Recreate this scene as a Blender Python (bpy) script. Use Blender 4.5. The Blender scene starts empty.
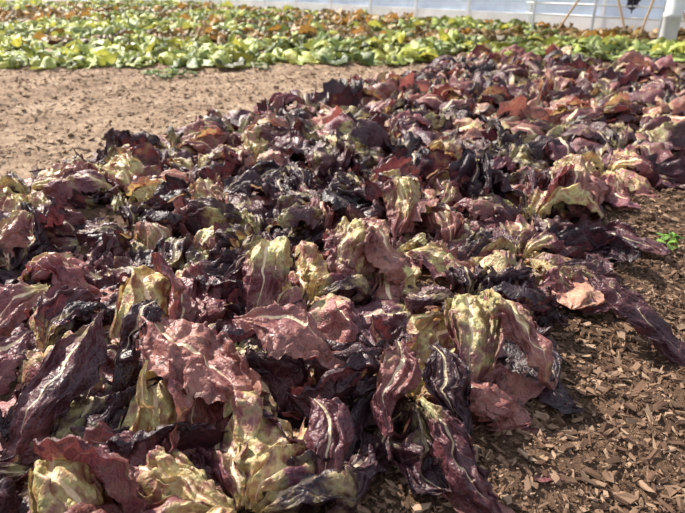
import bpy, math, bmesh
import numpy as np
from mathutils import Vector, Matrix

rng = np.random.default_rng(11)
scene = bpy.context.scene
scene.view_settings.view_transform='Standard'
D_AX = np.array([0.588, 0.809]); N_AX = np.array([0.809, -0.588])   # bed direction / across bed

# ------------------------------------------------------------------ noise
_lat = np.random.default_rng(3).random((32,32,32,3))*2-1
def vnoise(p, scale, seed=0.0):
    q = p*scale + seed*7.31
    i = np.floor(q).astype(int); f = q-i; f = f*f*(3-2*f)
    r = np.zeros(p.shape[:-1]+(3,))
    for dx in (0,1):
        wx = f[...,0] if dx else 1-f[...,0]
        for dy in (0,1):
            wy = f[...,1] if dy else 1-f[...,1]
            for dz in (0,1):
                wz = f[...,2] if dz else 1-f[...,2]
                r += _lat[(i[...,0]+dx)%32,(i[...,1]+dy)%32,(i[...,2]+dz)%32]*(wx*wy*wz)[...,None]
    return r
def sm(x): 
    x = np.clip(x,0,1); return x*x*(3-2*x)

# ------------------------------------------------------------------ node helper
class NT:
    def __init__(s, name):
        s.m = bpy.data.materials.new(name); s.m.use_nodes=True
        s.t = s.m.node_tree; s.t.nodes.clear()
        s.out = s.t.nodes.new('ShaderNodeOutputMaterial')
    def n(s, typ, ins=None, **kw):
        nd = s.t.nodes.new(typ)
        for k,v in kw.items(): setattr(nd,k,v)
        for k,v in (ins or {}).items():
            if isinstance(v, bpy.types.NodeSocket): s.t.links.new(v, nd.inputs[k])
            else: nd.inputs[k].default_value = v
        return nd
    def math(s, op, a, b=0.0, c=None, clamp=False):
        ins={0:a,1:b}
        if c is not None: ins[2]=c
        return s.n('ShaderNodeMath', ins, operation=op, use_clamp=clamp).outputs[0]
    def mix(s, f, a, b, bt='MIX'):
        nd = s.t.nodes.new('ShaderNodeMix'); nd.data_type='RGBA'; nd.blend_type=bt
        for i,v in ((0,f),(6,a),(7,b)):
            if isinstance(v, bpy.types.NodeSocket): s.t.links.new(v, nd.inputs[i])
            else: nd.inputs[i].default_value = v if i==0 else (tuple(v)+(1,))[:4]
        return nd.outputs[2]
    def step(s, x, lo, hi, a=0.0, b=1.0):
        return s.n('ShaderNodeMapRange', {0:x,1:lo,2:hi,3:a,4:b}, interpolation_type='SMOOTHSTEP').outputs[0]
    def noise(s, vec, scale, detail=3, rough=.55):
        return s.n('ShaderNodeTexNoise', {'Vector':vec,'Scale':scale,'Detail':detail,'Roughness':rough}).outputs[0]
    def ramp(s, f, stops):
        nd = s.n('ShaderNodeValToRGB', {0:f}); e = nd.color_ramp.elements
        while len(e)<len(stops): e.new(.5)
        for el,(p,c) in zip(e,stops): el.position=p; el.color=tuple(c)+(1,)
        return nd.outputs[0]

# ------------------------------------------------------------------ leaf material
def leaf_material(name, palette, base_c, pale_c, vein_c, rib_c, trans=.25, rough=.45, blo=.90):
    k = NT(name)
    at = k.n('ShaderNodeAttribute', attribute_name='leafdat')
    sep = k.n('ShaderNodeSeparateColor', {0:at.outputs['Color']})
    s_, t_, r_ = sep.outputs; tone = at.outputs['Alpha']
    oi = k.n('ShaderNodeObjectInfo')
    orr = oi.outputs['Random']
    tc = k.n('ShaderNodeTexCoord').outputs['Object']
    n1 = k.noise(tc, 11, 4); n2 = k.noise(tc, 45, 4, .6); n3 = k.noise(tc, 230, 3)
    f = k.math('ADD', k.math('MULTIPLY', n1, .8), k.math('MULTIPLY', n2, .35))
    f = k.math('ADD', f, k.math('MULTIPLY', r_, .60))
    f = k.math('ADD', f, k.math('MULTIPLY', orr, .22))
    f = k.math('SUBTRACT', f, .55)
    blade = k.ramp(f, palette)
    b = k.math('SUBTRACT', 1.0, s_)
    b = k.math('ADD', k.math('MULTIPLY', b, 1.15), k.math('MULTIPLY', k.math('SUBTRACT', 1.0, t_), .30))
    b = k.math('ADD', b, k.math('MULTIPLY', k.math('SUBTRACT', n1, .5), 2.4))
    b = k.math('ADD', b, k.math('MULTIPLY', k.math('SUBTRACT', n2, .5), .9))
    b = k.math('ADD', b, tone)
    bf = k.step(b, blo, blo+.65, 0, .93)
    pale = k.mix(k.step(n2,.35,.65), base_c, pale_c)
    col = k.mix(bf, blade, pale)
    v = k.math('SUBTRACT', k.math('MULTIPLY', s_, 8.5), k.math('MULTIPLY', t_, 3.2))
    v = k.math('ADD', v, k.math('MULTIPLY', n1, 1.2))
    v = k.math('ABSOLUTE', k.math('SUBTRACT', k.math('FRACT', v), .5))
    vf = k.step(v, .0, .05, 1, 0)
    vf = k.math('MULTIPLY', vf, k.step(t_, .9, .2, 0, .4))
    col = k.mix(vf, col, vein_c)
    vo = k.n('ShaderNodeTexVoronoi', {'Vector':tc,'Scale':95.0}, feature='DISTANCE_TO_EDGE').outputs[0]
    vn = k.step(vo, .0, .07, .12, 0)
    col = k.mix(vn, col, vein_c)
    w = k.math('ADD', .012, k.math('MULTIPLY', k.math('SUBTRACT', 1.0, s_), .07))
    mf = k.n('ShaderNodeMapRange', {0:k.math('DIVIDE', t_, w),1:.6,2:1.3,3:.95,4:0.0}, interpolation_type='SMOOTHSTEP').outputs[0]
    mf = k.math('MULTIPLY', mf, k.step(s_, .98, .65, 0.15, 1))
    col = k.mix(mf, col, rib_c)
    dk = k.math('MULTIPLY', k.step(k.math('ADD', n2, k.math('MULTIPLY', t_, .12)), .58, .74, 0, .6), k.math('SUBTRACT',1.0,mf))
    col = k.mix(dk, col, tuple(c*.8 for c in palette[0][1]))
    hs = k.n('ShaderNodeHueSaturation', {'Hue':k.step(orr,0,1,.492,.512),'Saturation':.96,'Value':k.step(r_,0,1,.8,1.25),'Color':col})
    col = k.mix(1.0, hs.outputs[0], oi.outputs['Color'], 'MULTIPLY')
    h = k.math('ADD', k.math('MULTIPLY', n2, .8), k.math('ADD', k.math('MULTIPLY', n3, .10), k.math('MULTIPLY', k.step(vo,0,.35,0,1), .22)))
    bp = k.n('ShaderNodeBump', {'Strength':.75,'Distance':.006,'Height':h})
    p = k.n('ShaderNodeBsdfPrincipled', {'Base Color':col,'Roughness':k.step(n2,.3,.7,rough-.05,rough+.15),'Normal':bp.outputs[0],'Specular IOR Level':.5})
    tr = k.n('ShaderNodeBsdfTranslucent', {'Color':k.mix(1.0,col,(1.4,1.12,1.0),'MULTIPLY'),'Normal':bp.outputs[0]})
    mx = k.n('ShaderNodeMixShader', {0:trans,1:p.outputs[0],2:tr.outputs[0]})
    k.t.links.new(mx.outputs[0], k.out.inputs[0])
    return k.m

M_RED = leaf_material('wilted_red_leaf',
    [(.0,(.017,.008,.014)),(.22,(.052,.015,.026)),(.45,(.125,.030,.044)),(.70,(.24,.080,.068)),(.95,(.40,.21,.14))],
    (.31,.19,.08),(.52,.47,.19),(.42,.21,.16),(.72,.55,.36), .24, .42, .93)
M_GRN = leaf_material('green_lettuce_leaf',
    [(.0,(.08,.085,.022)),(.22,(.14,.175,.03)),(.45,(.25,.31,.055)),(.7,(.39,.44,.10)),(.95,(.52,.48,.20))],
    (.36,.42,.11),(.52,.54,.21),(.44,.47,.19),(.60,.60,.33), .3, .45)

# ------------------------------------------------------------------ leaf geometry
def leaf(r, L, W, az, e0, e1, base=(0,0,0), curl=(1.1,1.1), pw=1.0, wander=0., twist=0., ns=34, nt=23,
         crumple=1.0, tone=0., rnd=None, ground=.012, path=None, wp=.55):
    s = np.linspace(0,1,ns); t = np.linspace(-1,1,nt)
    if path is not None:
        b0,b1,b2=[np.array(v,float) for v in path]
        ss=s[:,None]; P=b0*(1-ss)**2+2*b1*ss*(1-ss)+b2*ss**2
        Dv=np.gradient(P,axis=0); Dv/=np.linalg.norm(Dv,axis=1)[:,None]
        a0_=math.atan2(b2[1]-b0[1],b2[0]-b0[0]); a=np.full(ns,a0_)
    else:
        el = e0+(e1-e0)*sm(s**pw); a = az+wander*s*s
        Dv = np.stack([np.cos(el)*np.cos(a), np.cos(el)*np.sin(a), np.sin(el)],1)
        P = np.cumsum(Dv*(L/(ns-1)),0)+np.array(base)
        low=.02
        for i in range(1,ns):
            if P[i,2]<low:
                h=np.array([math.cos(a[i]),math.sin(a[i]),0])
                P[i:]+= (P[i-1]+h*(L/(ns-1))*.95 - P[i]) if P[i-1,2]<low+.006 else np.array([0,0,low-P[i,2]])
    S0 = np.stack([-np.sin(a), np.cos(a), 0*a],1); N0 = np.cross(Dv,S0)
    tw = (twist*s)[:,None]; S = S0*np.cos(tw)+N0*np.sin(tw); N = np.cross(Dv,S)
    sd = r.random()*50
    e = vnoise(np.stack([s*4,s*0+sd,s*0],1),1.0)[:,0]
    w = W*(.16+.84*sm(s/wp))*np.sqrt(np.clip(1-s**3.5,0,1))*(1+.14*e)
    w = np.maximum(w,.001)
    T,Sg = np.meshgrid(t,s); WW = w[:,None]
    cl = np.where(T<0,curl[0],curl[1])*(.8+.35*Sg); cl = np.where(np.abs(cl)<.05,.05,cl)
    X = WW*np.sin(cl*np.abs(T))/cl*np.sign(T)
    Z = -WW*(1-np.cos(cl*T))/cl
    ph = r.random(6)*6.28; aT = np.abs(T)
    pl = vnoise(np.stack([T*3.2,Sg*2.2,0*T+sd],-1),1.0)[...,0]
    pl2 = 1-2*np.abs(vnoise(np.stack([T*6+.8*Sg,Sg*3.0,0*T+sd+9],-1),1.0)[...,1])
    Z += WW*np.minimum(1,aT*2.5)*crumple*(.42*pl+.20*pl2)
    ruff = np.sin(2*np.pi*(5+2*r.random())*Sg+ph[2]+np.sign(T)*1.3)*.5+np.sin(2*np.pi*(11+3*r.random())*Sg+ph[3]-np.sign(T))*.5
    Z += W*.15*crumple*aT**3*ruff
    v = 8.5*Sg-3.2*aT
    Z += .0032*np.abs(np.sin(np.pi*v))*np.minimum(1,aT*3)*np.minimum(1,WW/W)
    Z -= .004*np.exp(-(T*WW/.004)**2)*(1-Sg)
    pts = P[:,None,:]+S[:,None,:]*X[...,None]+N[:,None,:]*Z[...,None]
    q = pts+np.array([sd,sd*.7,sd*.3])
    c = crumple*np.minimum(1,Sg*3+.15)[...,None]
    pts = pts+ vnoise(q,11,1)*.024*c + vnoise(q,36,2)*.0095*c
    Nn=N[:,None,:]
    rid = 1-2*np.abs(vnoise(q,36,3)[...,:1]); pts = pts+rid*.0062*c*Nn
    rid = 1-2*np.abs(vnoise(q,80,5)[...,1:2]); pts = pts+rid*.0020*c*Nn
    pts = pts+ vnoise(q,140,4)*.0010*c
    k=.008; z=pts[...,2]-ground
    pts[...,2] = ground+np.where(z>.1,z,k*np.log1p(np.exp(np.clip(z/k,-30,30))))
    idx = np.arange(ns*nt).reshape(ns,nt)
    F = np.stack([idx[:-1,:-1],idx[:-1,1:],idx[1:,1:],idx[1:,:-1]],-1).reshape(-1,4)
    if rnd is None: rnd = r.random()
    dat = np.stack([Sg,aT,np.full_like(Sg,rnd),np.full_like(Sg,tone)],-1).reshape(-1,4)
    return pts.reshape(-1,3),F,dat

def build_mesh(name, parts, mat, smooth=True):
    V=[];F=[];C=[];o=0
    for v,f,c in parts:
        V.append(v);F.append(f+o);C.append(c);o+=len(v)
    V=np.concatenate(V);F=np.concatenate(F);C=np.concatenate(C)
    m=bpy.data.meshes.new(name); m.vertices.add(len(V)); m.vertices.foreach_set('co',V.astype('f').ravel())
    nf=len(F); kk=F.shape[1]; m.loops.add(nf*kk); m.loops.foreach_set('vertex_index',F.astype('i').ravel())
    m.polygons.add(nf); m.polygons.foreach_set('loop_start',np.arange(0,nf*kk,kk,dtype='i'))
    m.polygons.foreach_set('loop_total',np.full(nf,kk,dtype='i'))
    m.polygons.foreach_set('use_smooth',np.full(nf,smooth))
    at=m.attributes.new('leafdat','FLOAT_COLOR','POINT'); at.data.foreach_set('color',C.astype('f').ravel())
    m.update(calc_edges=True); m.materials.append(mat); return m

def add(name, mesh, parent=None, loc=(0,0,0), rz=0., sc=1., color=(1,1,1,1)):
    o=bpy.data.objects.new(name,mesh); scene.collection.objects.link(o)
    o.location=loc; o.rotation_euler=(0,0,rz); o.scale=(sc,)*3 if not isinstance(sc,tuple) else sc; o.color=color
    if parent: o.parent=parent
    return o
def empty(name):
    e=bpy.data.objects.new(name,None); scene.collection.objects.link(e); e.empty_display_size=.1; return e

def plant_parts(r, n=10, ns=34, nt=23, size=1., flat=0., tonep=.12, heart=0.):
    parts=[]; a0=r.random()*6.28
    for i in range(n):
        u=i/n                                   # outer -> inner
        L=(.40-.15*u+.03*r.standard_normal())*size
        W=L*(.24+.08*r.random())
        az=a0+i*2.4+.35*r.standard_normal()
        e0=math.radians(46+24*u+12*r.standard_normal()-35*flat)
        e1=math.radians(-68-14*u+15*r.standard_normal()+32*flat)
        cu=.9+1.1*r.random()
        if r.random()<.18: cu=-.5
        tn=-.15+heart*u
        if r.random()<tonep: tn=.25+.4*r.random()
        rn=r.random()
        parts.append(leaf(r,L,W,az,e0,e1,(.02*math.cos(az),.02*math.sin(az),(.012+.03*u)*size),
            (cu,cu*(.6+.8*r.random())),.48+.32*r.random(),.8*r.standard_normal(),.7*r.standard_normal(),ns,nt,
            (.82+.36*r.random())*(1.35 if rn<.25 else 1),tn,rn))
    return parts

# ------------------------------------------------------------------ wilted red lettuce bed
bed = empty('wilted_red_lettuce_bed')
hi=[build_mesh('lettuce_head_near%d'%i, plant_parts(np.random.default_rng(100+i),12,76,45,tonep=.08,heart=(.6 if i%3==0 else .25)), M_RED) for i in range(12)]
lo=[build_mesh('lettuce_head_far%d'%i, plant_parts(np.random.default_rng(200+i),12,32,21,tonep=.13,heart=(.7 if i%3==0 else .3)), M_RED) for i in range(10)]
rows=np.linspace(-2.05,-.47,6)
cnt=0
for j,nn in enumerate(rows):
    dd=-.1+.16*(j%2)
    while dd<5.35:
        n_=nn+.03*rng.standard_normal(); d_=dd+.035*rng.standard_normal()
        p=D_AX*d_+N_AX*n_
        dd+=.335
        if p[1]<.3 and abs(p[0])<.5: continue
        if p[1]<.15 or p[0]<-4: continue
        dist=math.hypot(*p)
        m=hi[rng.integers(12)] if dist<2.5 else lo[rng.integers(10)]
        b=.8+.45*rng.random()
        add('head_%d'%cnt,m,bed,(p[0],p[1],0.0),rng.random()*6.28,.88+.28*rng.random(),(b,b,b,1)); cnt+=1

# individual flopped leaves lying over the near heads
def arch(b,t,up):
    b=np.array(b,float);t=np.array(t,float); m=b*.6+t*.4+np.array([0,0,up]); return (b,m,t)
H=[ # base, tip, arch, half width, tone, rnd, curl
 ((-.40,.92,.17),(-.13,.75,.10),.06,.088,-.2,.80,.5),
 ((-.45,.92,.19),(-.52,.66,.05),.05,.055,-.2,.25,1.3),
 ((-.56,.86,.18),(-.66,.66,.05),.05,.06,-.2,.45,1.2),
 ((-.36,.95,.19),(-.41,.80,.05),.05,.050,-.4,.02,1.3),
 ((.50,1.16,.15),(.71,.98,.02),.06,.050,-.2,.22,1.2),
 ((.52,1.20,.14),(.74,1.17,.02),.05,.050,-.2,.10,1.2),
 ((.13,.74,.13),(.24,.58,.015),.04,.040,-.2,.25,1.1),
 ((-.325,.78,.18),(-.285,.66,.02),.03,.013,1.2,.6,.4),
 ((-.17,1.24,.16),(-.20,1.06,.05),.12,.070,.65,.65,1.1),
 ((-.14,1.25,.16),(-.30,1.17,.06),.11,.055,.5,.3,1.0),
 ((.02,1.40,.16),(-.02,1.22,.06),.12,.070,.6,.7,1.0),
 ((.02,1.40,.16),(.15,1.27,.05),.10,.07,.0,.85,1.0),
 ((.27,1.02,.16),(.24,.84,.06),.11,.055,.6,.5,1.2),
 ((.29,1.03,.16),(.39,.86,.04),.11,.060,.35,.7,1.2),
 ((.10,.86,.16),(.07,.70,.06),.05,.05,-.3,.5,1.2),
 ((.16,.86,.15),(.20,.70,.04),.05,.05,-.4,.05,1.2),
 ((-.05,.74,.13),(-.02,.60,.05),.04,.045,-.2,.45,1.1),
 ((-.20,.90,.18),(.02,.86,.09),.07,.07,-.2,.75,.6),
 ((-.62,1.05,.17),(-.75,.88,.06),.06,.07,-.1,.7,1.2),
 ((-.85,1.45,.16),(-.92,1.28,.05),.09,.07,.3,.8,1.0),
 ((.20,1.75,.16),(.16,1.58,.05),.10,.07,.5,.7,1.0),
 ((-.45,1.75,.16),(-.40,1.57,.05),.10,.07,.35,.85,1.0),
 ((.75,1.95,.16),(.80,1.76,.05),.10,.07,.4,.8,1.0),
]
rh=np.random.default_rng(77)
hp=[leaf(rh,.2,w_,0,0,0,curl=(cu,cu*.9),ns=84,nt=51,crumple=.9,tone=tn,rnd=rn,path=arch(b,t,up),wp=.45,twist=.25*rh.standard_normal()) for b,t,up,w_,tn,rn,cu in H]
add('flopped_leaves',build_mesh('flopped_leaves',hp,M_RED),bed)

# ------------------------------------------------------------------ green lettuce bed
gbed=empty('green_lettuce_bed')
gm=[build_mesh('green_head%d'%i, plant_parts(np.random.default_rng(300+i),9,16,11,size=.95,flat=.45,tonep=.3), M_GRN) for i in range(8)]
cnt=0
def wall_y(x): return 16.2-1.05*(x+2.7)
yy=5.75
row=0
while yy<19:
    xx=-11.
    while xx<7:
        x=xx+.06*rng.standard_normal(); y=yy+.12*min(xx,1.5)+.05*rng.standard_normal(); xx+=.30
        n_=x*N_AX[0]+y*N_AX[1]; d_=x*D_AX[0]+y*D_AX[1]
        if y>wall_y(x)-.7 or abs(x)>.72*y+.5: continue
        if n_>-2.7 and d_<5.85: continue
        if n_>1.2: continue
        if math.hypot(x-3.9,y-7.3)<.45: continue
        u=rng.random()
        patch=vnoise(np.array([[x*.5,y*.9,0.]]),1.0)[0,0]
        if row>3 and patch+ .4*rng.standard_normal()>.2: c=(.75,.42,.45,1)
        else: c=(.65+.5*u,.72+.4*u,.75,1)
        if rng.random()<.10: continue
        add('green_head_%d'%cnt,gm[rng.integers(8)],gbed,(x,y,0),rng.random()*6.28,.8+.4*rng.random(),c); cnt+=1
    yy+=.30 if row%4!=3 else .55
    row+=1

# ------------------------------------------------------------------ ground
k=NT('soil_and_mulch')
geo=k.n('ShaderNodeNewGeometry').outputs['Position']
sx=k.n('ShaderNodeSeparateXYZ',{0:geo}).outputs
nn=k.math('SUBTRACT',k.math('MULTIPLY',sx[0],.809),k.math('MULTIPLY',sx[1],.588))
a1=k.noise(geo,2.2,6,.65); a2=k.noise(geo,30,6,.72); a3=k.noise(geo,180,4,.7)
dirt=k.ramp(k.math('ADD',k.math('MULTIPLY',a1,.5),k.math('MULTIPLY',a2,.5)),[(.38,(.15,.095,.058)),(.5,(.33,.225,.15)),(.62,(.48,.355,.245))])
mul=k.ramp(k.math('ADD',k.math('MULTIPLY',a3,.5),k.math('MULTIPLY',a2,.5)),[(.3,(.04,.022,.013)),(.5,(.125,.074,.046)),(.72,(.26,.165,.105))])
edge=k.math('ADD',nn,k.math('MULTIPLY',k.math('SUBTRACT',a1,.5),.5))
col=k.mix(k.step(edge,-2.45,-2.15),dirt,mul)
bp=k.n('ShaderNodeBump',{'Strength':1.0,'Distance':.025,'Height':k.math('ADD',k.math('MULTIPLY',a2,.9),k.math('MULTIPLY',a3,.35))})
p=k.n('ShaderNodeBsdfPrincipled',{'Base Color':col,'Roughness':.95,'Normal':bp.outputs[0],'Specular IOR Level':.15})
k.t.links.new(p.outputs[0],k.out.inputs[0]); M_GROUND=k.m
def gz(x,y):
    q=np.stack([x,y,0*x],-1); return vnoise(q,1.6)[...,0]*.022+vnoise(q,7)[...,1]*.014+vnoise(q,22)[...,2]*.008-.004
g=np.linspace(-1,1,420)
gx=np.sinh(g*3.2)/np.sinh(3.2)*20; gy=np.sinh(g*3.2)/np.sinh(3.2)*20+1.5
XX,YY=np.meshgrid(gx,gy,indexing='ij'); pp=np.stack([XX,YY,gz(XX,YY)],-1)
idx=np.arange(420*420).reshape(420,420)
F=np.stack([idx[:-1,:-1],idx[1:,:-1],idx[1:,1:],idx[:-1,1:]],-1).reshape(-1,4)
ground=add('ground',build_mesh('ground',[(pp.reshape(-1,3),F,np.ones((420*420,4)))],M_GROUND))

def chips(name,N,nr,dr,size,mat,seed,flatness=.22,aspect=(.2,.55),pw=1.4):
    r=np.random.default_rng(seed)
    n_=r.uniform(*nr,N); u=r.random(N)**pw; d_=dr[0]+(dr[1]-dr[0])*u
    x=n_*N_AX[0]+d_*D_AX[0]; y=n_*N_AX[1]+d_*D_AX[1]
    L=size*(.3+1.7*r.random(N)**5); Wd=L*r.uniform(*aspect,N); H=np.minimum(L*flatness,.005)
    cube=np.array([[-1,-1,-1],[1,-1,-1],[1,1,-1],[-1,1,-1],[-1,-1,1],[1,-1,1],[1,1,1],[-1,1,1]],float)*.5
    V=cube[None]*np.stack([L,Wd,H],1)[:,None,:]*(1+.4*r.standard_normal((N,8,3)))
    V[...,2]+= (V[...,0]**2)/np.maximum(L,.001)[:,None]*r.uniform(-.6,.6,N)[:,None]
    az=r.random(N)*6.28; ti=r.standard_normal(N)*.35; ro=r.standard_normal(N)*.5
    c,s=np.cos(ro)[:,None],np.sin(ro)[:,None]; y1=V[...,1]*c-V[...,2]*s; z1=V[...,1]*s+V[...,2]*c; x1=V[...,0]
    c,s=np.cos(ti)[:,None],np.sin(ti)[:,None]; x2=x1*c-z1*s; z2=x1*s+z1*c
    c,s=np.cos(az)[:,None],np.sin(az)[:,None]; x3=x2*c-y1*s; y3=x2*s+y1*c
    zz=gz(x,y)+.002+.006*r.random(N)
    P=np.stack([x3+x[:,None],y3+y[:,None],z2+zz[:,None]],-1).reshape(-1,3)
    f=np.array([[0,3,2,1],[4,5,6,7],[0,1,5,4],[1,2,6,5],[2,3,7,6],[3,0,4,7]])
    F=(f[None]+(np.arange(N)*8)[:,None,None]).reshape(-1,4)
    C=np.repeat(r.random((N,4)),8,0)
    return add(name,build_mesh(name,[(P,F,C)],mat,False),ground)
def chipmat(name,stops):
    k=NT(name); at=k.n('ShaderNodeAttribute',attribute_name='leafdat')
    sp=k.n('ShaderNodeSeparateColor',{0:at.outputs['Color']})
    tc=k.n('ShaderNodeNewGeometry').outputs['Position']
    nz=k.noise(tc,300,3)
    c=k.ramp(k.math('ADD',k.math('MULTIPLY',sp.outputs[0],.8),k.math('MULTIPLY',nz,.25)),stops)
    p=k.n('ShaderNodeBsdfPrincipled',{'Base Color':c,'Roughness':.85,'Specular IOR Level':.2})
    k.t.links.new(p.outputs[0],k.out.inputs[0]); return k.m
M_CHIP=chipmat('wood_chip',[(.0,(.035,.018,.011)),(.35,(.105,.058,.036)),(.75,(.21,.13,.083)),(.95,(.33,.225,.15)),(1.,(.58,.46,.34))])
M_CLOD=chipmat('dirt_clod',[(.0,(.14,.09,.055)),(.5,(.32,.22,.145)),(.9,(.46,.34,.235)),(1.,(.65,.54,.40))])
chips('wood_chip_mulch',130000,(-.6,1.3),(-.2,4.2),.0125,M_CHIP,1)
chips('mulch_litter',16000,(-2.3,-.6),(0,6),.018,M_CHIP,2)
chips('path_dirt_crumbs',26000,(-5.5,-2.1),(0,8),.016,M_CLOD,4,.5,(.5,.9),1.)

# ------------------------------------------------------------------ greenhouse end wall
def simple(name,col,rough=.6,trans=0.,metal=0.,var=.1):
    k=NT(name); tc=k.n('ShaderNodeNewGeometry').outputs['Position']
    nz=k.noise(tc,4,4)
    c=k.mix(k.step(nz,.3,.7),tuple(x*(1-var) for x in col),tuple(min(1,x*(1+var)) for x in col))
    p=k.n('ShaderNodeBsdfPrincipled',{'Base Color':c,'Roughness':rough,'Metallic':metal})
    o=p.outputs[0]
    if trans:
        tr=k.n('ShaderNodeBsdfTranslucent',{'Color':c}); o=k.n('ShaderNodeMixShader',{0:trans,1:o,2:tr.outputs[0]}).outputs[0]
    k.t.links.new(o,k.out.inputs[0]); return k.m
M_PLASTIC=simple('translucent_poly_sheet',(.70,.79,.90),.35,.5,var=.10)
M_WHITE=simple('white_painted_metal',(.80,.80,.78),.4)
M_BARREL=simple('weathered_white_plastic',(.58,.58,.56),.5)
M_TAN=simple('raw_lumber',(.45,.31,.18),.7)
M_DARK=simple('dark_cloth',(.04,.035,.045),.9)
M_GALV=simple('galvanised_pipe',(.6,.62,.64),.4,metal=.6)
def box(parent,name,c,size,mat,rot=(0,0,0),bev=.004):
    bm=bmesh.new(); bmesh.ops.create_cube(bm,size=1)
    bmesh.ops.scale(bm,vec=size,verts=bm.verts)
    bmesh.ops.bevel(bm,geom=bm.edges[:],offset=min(bev,min(size)*.3),segments=2,affect='EDGES')
    me=bpy.data.meshes.new(name); bm.to_mesh(me); bm.free(); me.materials.append(mat)
    o=add(name,me,parent,c); o.rotation_euler=rot; return o
def tube(parent,name,pts,rad,mat):
    cu=bpy.data.curves.new(name,'CURVE'); cu.dimensions='3D'; cu.bevel_depth=rad; cu.bevel_resolution=3; cu.use_fill_caps=True
    sp=cu.splines.new('POLY'); sp.points.add(len(pts)-1)
    for q,pt in zip(sp.points,pts): q.co=(*pt,1)
    cu.materials.append(mat); return add(name,cu,parent)
wd=np.array([1,-1.05]); wd=wd/np.linalg.norm(wd); wang=math.atan2(wd[1],wd[0])
wo=np.array([-2.7,16.2])
wall=empty('wall_end'); wall.location=(wo[0],wo[1],0); wall.rotation_euler=(0,0,wang)
xs=np.linspace(-12,20,260); zs=np.linspace(.18,3.4,20)
Xw,Zw=np.meshgrid(xs,zs,indexing='ij'); q=np.stack([Xw,0*Xw,Zw],-1)
q[...,1]=vnoise(q*np.array([1.2,1,.35]),1.0)[...,0]*.03
idx=np.arange(Xw.size).reshape(Xw.shape)
F=np.stack([idx[:-1,:-1],idx[1:,:-1],idx[1:,1:],idx[:-1,1:]],-1).reshape(-1,4)
add('plastic_sheet',build_mesh('plastic_sheet',[(q.reshape(-1,3),F,np.ones((Xw.size,4)))],M_PLASTIC),wall)
box(wall,'base_board',(4,-.05,.1),(32,.06,.2),M_WHITE)
box(wall,'mid_rail',(4,-.05,1.0),(32,.05,.07),M_WHITE)
box(wall,'top_rail',(4,-.05,3.3),(32,.08,.1),M_WHITE)
for i in range(27): box(wall,'stud_%d'%i,(-12+i*1.2,-.06,1.7),(.05,.05,3.3),M_WHITE)

stand=empty('pipe_work_stand')
A=(2.75,8.9);B=(4.6,7.0)
def L3(t,z,o=0.): return (A[0]+(B[0]-A[0])*t, A[1]+(B[1]-A[1])*t-o, z)
for t in (0.,.33,.66,1.): tube(stand,'leg_%d'%int(t*10),[L3(t,0),L3(t,1.3)],.02,M_GALV)
for z in (.26,.40,.95): tube(stand,'rail_%d'%int(z*100),[L3(-.05,z),L3(1.05,z)],.014,M_WHITE)
for i,(t0,t1) in enumerate(((.12,.45),(.50,.28),(.55,.66),(.80,.5))): tube(stand,'leaning_stake_%d'%i,[L3(t0,0,.1),L3(t1,1.4,.0)],.015,M_TAN)
uu=np.linspace(0,1,20); vv=np.linspace(0,1,16); UU,VV=np.meshgrid(uu,vv,indexing='ij')
cp=np.stack([A[0]+(B[0]-A[0])*(.47+.07*UU)+.02*np.sin(UU*20)*VV, A[1]+(B[1]-A[1])*(.47+.07*UU)-.03-.03*np.sin(UU*17)*VV, .97-.66*VV*(1-.25*np.abs(UU-.5)*2)],-1)
idx=np.arange(320).reshape(20,16); F=np.stack([idx[:-1,:-1],idx[1:,:-1],idx[1:,1:],idx[:-1,1:]],-1).reshape(-1,4)
add('draped_cloth',build_mesh('draped_cloth',[(cp.reshape(-1,3),F,np.ones((320,4)))],M_DARK),stand)
bucket=empty('white_barrel')
prof=[(0,0),(.085,0),(.095,.05),(.095,.30),(.105,.31),(.105,.35),(.095,.36),(.095,.75),(.08,.8),(.04,.82),(.04,.86),(0,.86)]
bm=bmesh.new()
rings=[]
for rr,z in prof:
    rings.append([bm.verts.new((max(rr,.001)*math.cos(a),max(rr,.001)*math.sin(a),z)) for a in np.linspace(0,6.283,33)[:-1]])
for a_,b_ in zip(rings[:-1],rings[1:]):
    for i in range(32): bm.faces.new((a_[i],a_[(i+1)%32],b_[(i+1)%32],b_[i])).smooth=True
me=bpy.data.meshes.new('barrel'); bm.to_mesh(me); bm.free(); me.materials.append(M_BARREL)
add('barrel_body',me,bucket,(3.9,7.30,0))

# small green weeds
weed=empty('weed_sprout')
for i,(x,y) in enumerate(((1.00,1.60),(1.05,1.66))):
    add('sprig_%d'%i,gm[i%8],weed,(x,y,0),i*1.3,.13,(.7,1.1,.6,1))
grass=empty('path_weed_patch')
for i,(x,y) in enumerate(((-1.45,4.9),(-1.3,5.0),(-1.62,5.05),(-1.5,5.2))):
    add('sprig_%d'%i,gm[i%8],grass,(x,y,0),i*1.3,.32,(.55,.7,.6,1))

# ------------------------------------------------------------------ light, world, camera
sun=bpy.data.lights.new('sun','SUN'); sun.energy=10.5; sun.angle=math.radians(.8); sun.color=(1,.94,.84)
so=bpy.data.objects.new('sun',sun); scene.collection.objects.link(so)
so.rotation_euler=Vector((-.55,.50,.66)).to_track_quat('Z','Y').to_euler()
w=bpy.data.worlds.new('world'); scene.world=w; w.use_nodes=True
bg=w.node_tree.nodes['Background']; bg.inputs[0].default_value=(.78,.85,1,1); bg.inputs[1].default_value=1.1
cam=bpy.data.cameras.new('camera'); co=bpy.data.objects.new('camera',cam); scene.collection.objects.link(co)
co.location=(0,0,.75); co.rotation_euler=(math.radians(90-26.2),0,0)
cam.sensor_width=36; cam.lens=30; cam.clip_start=.02
cam.dof.use_dof=True; cam.dof.focus_distance=1.15; cam.dof.aperture_fstop=6
scene.camera=co
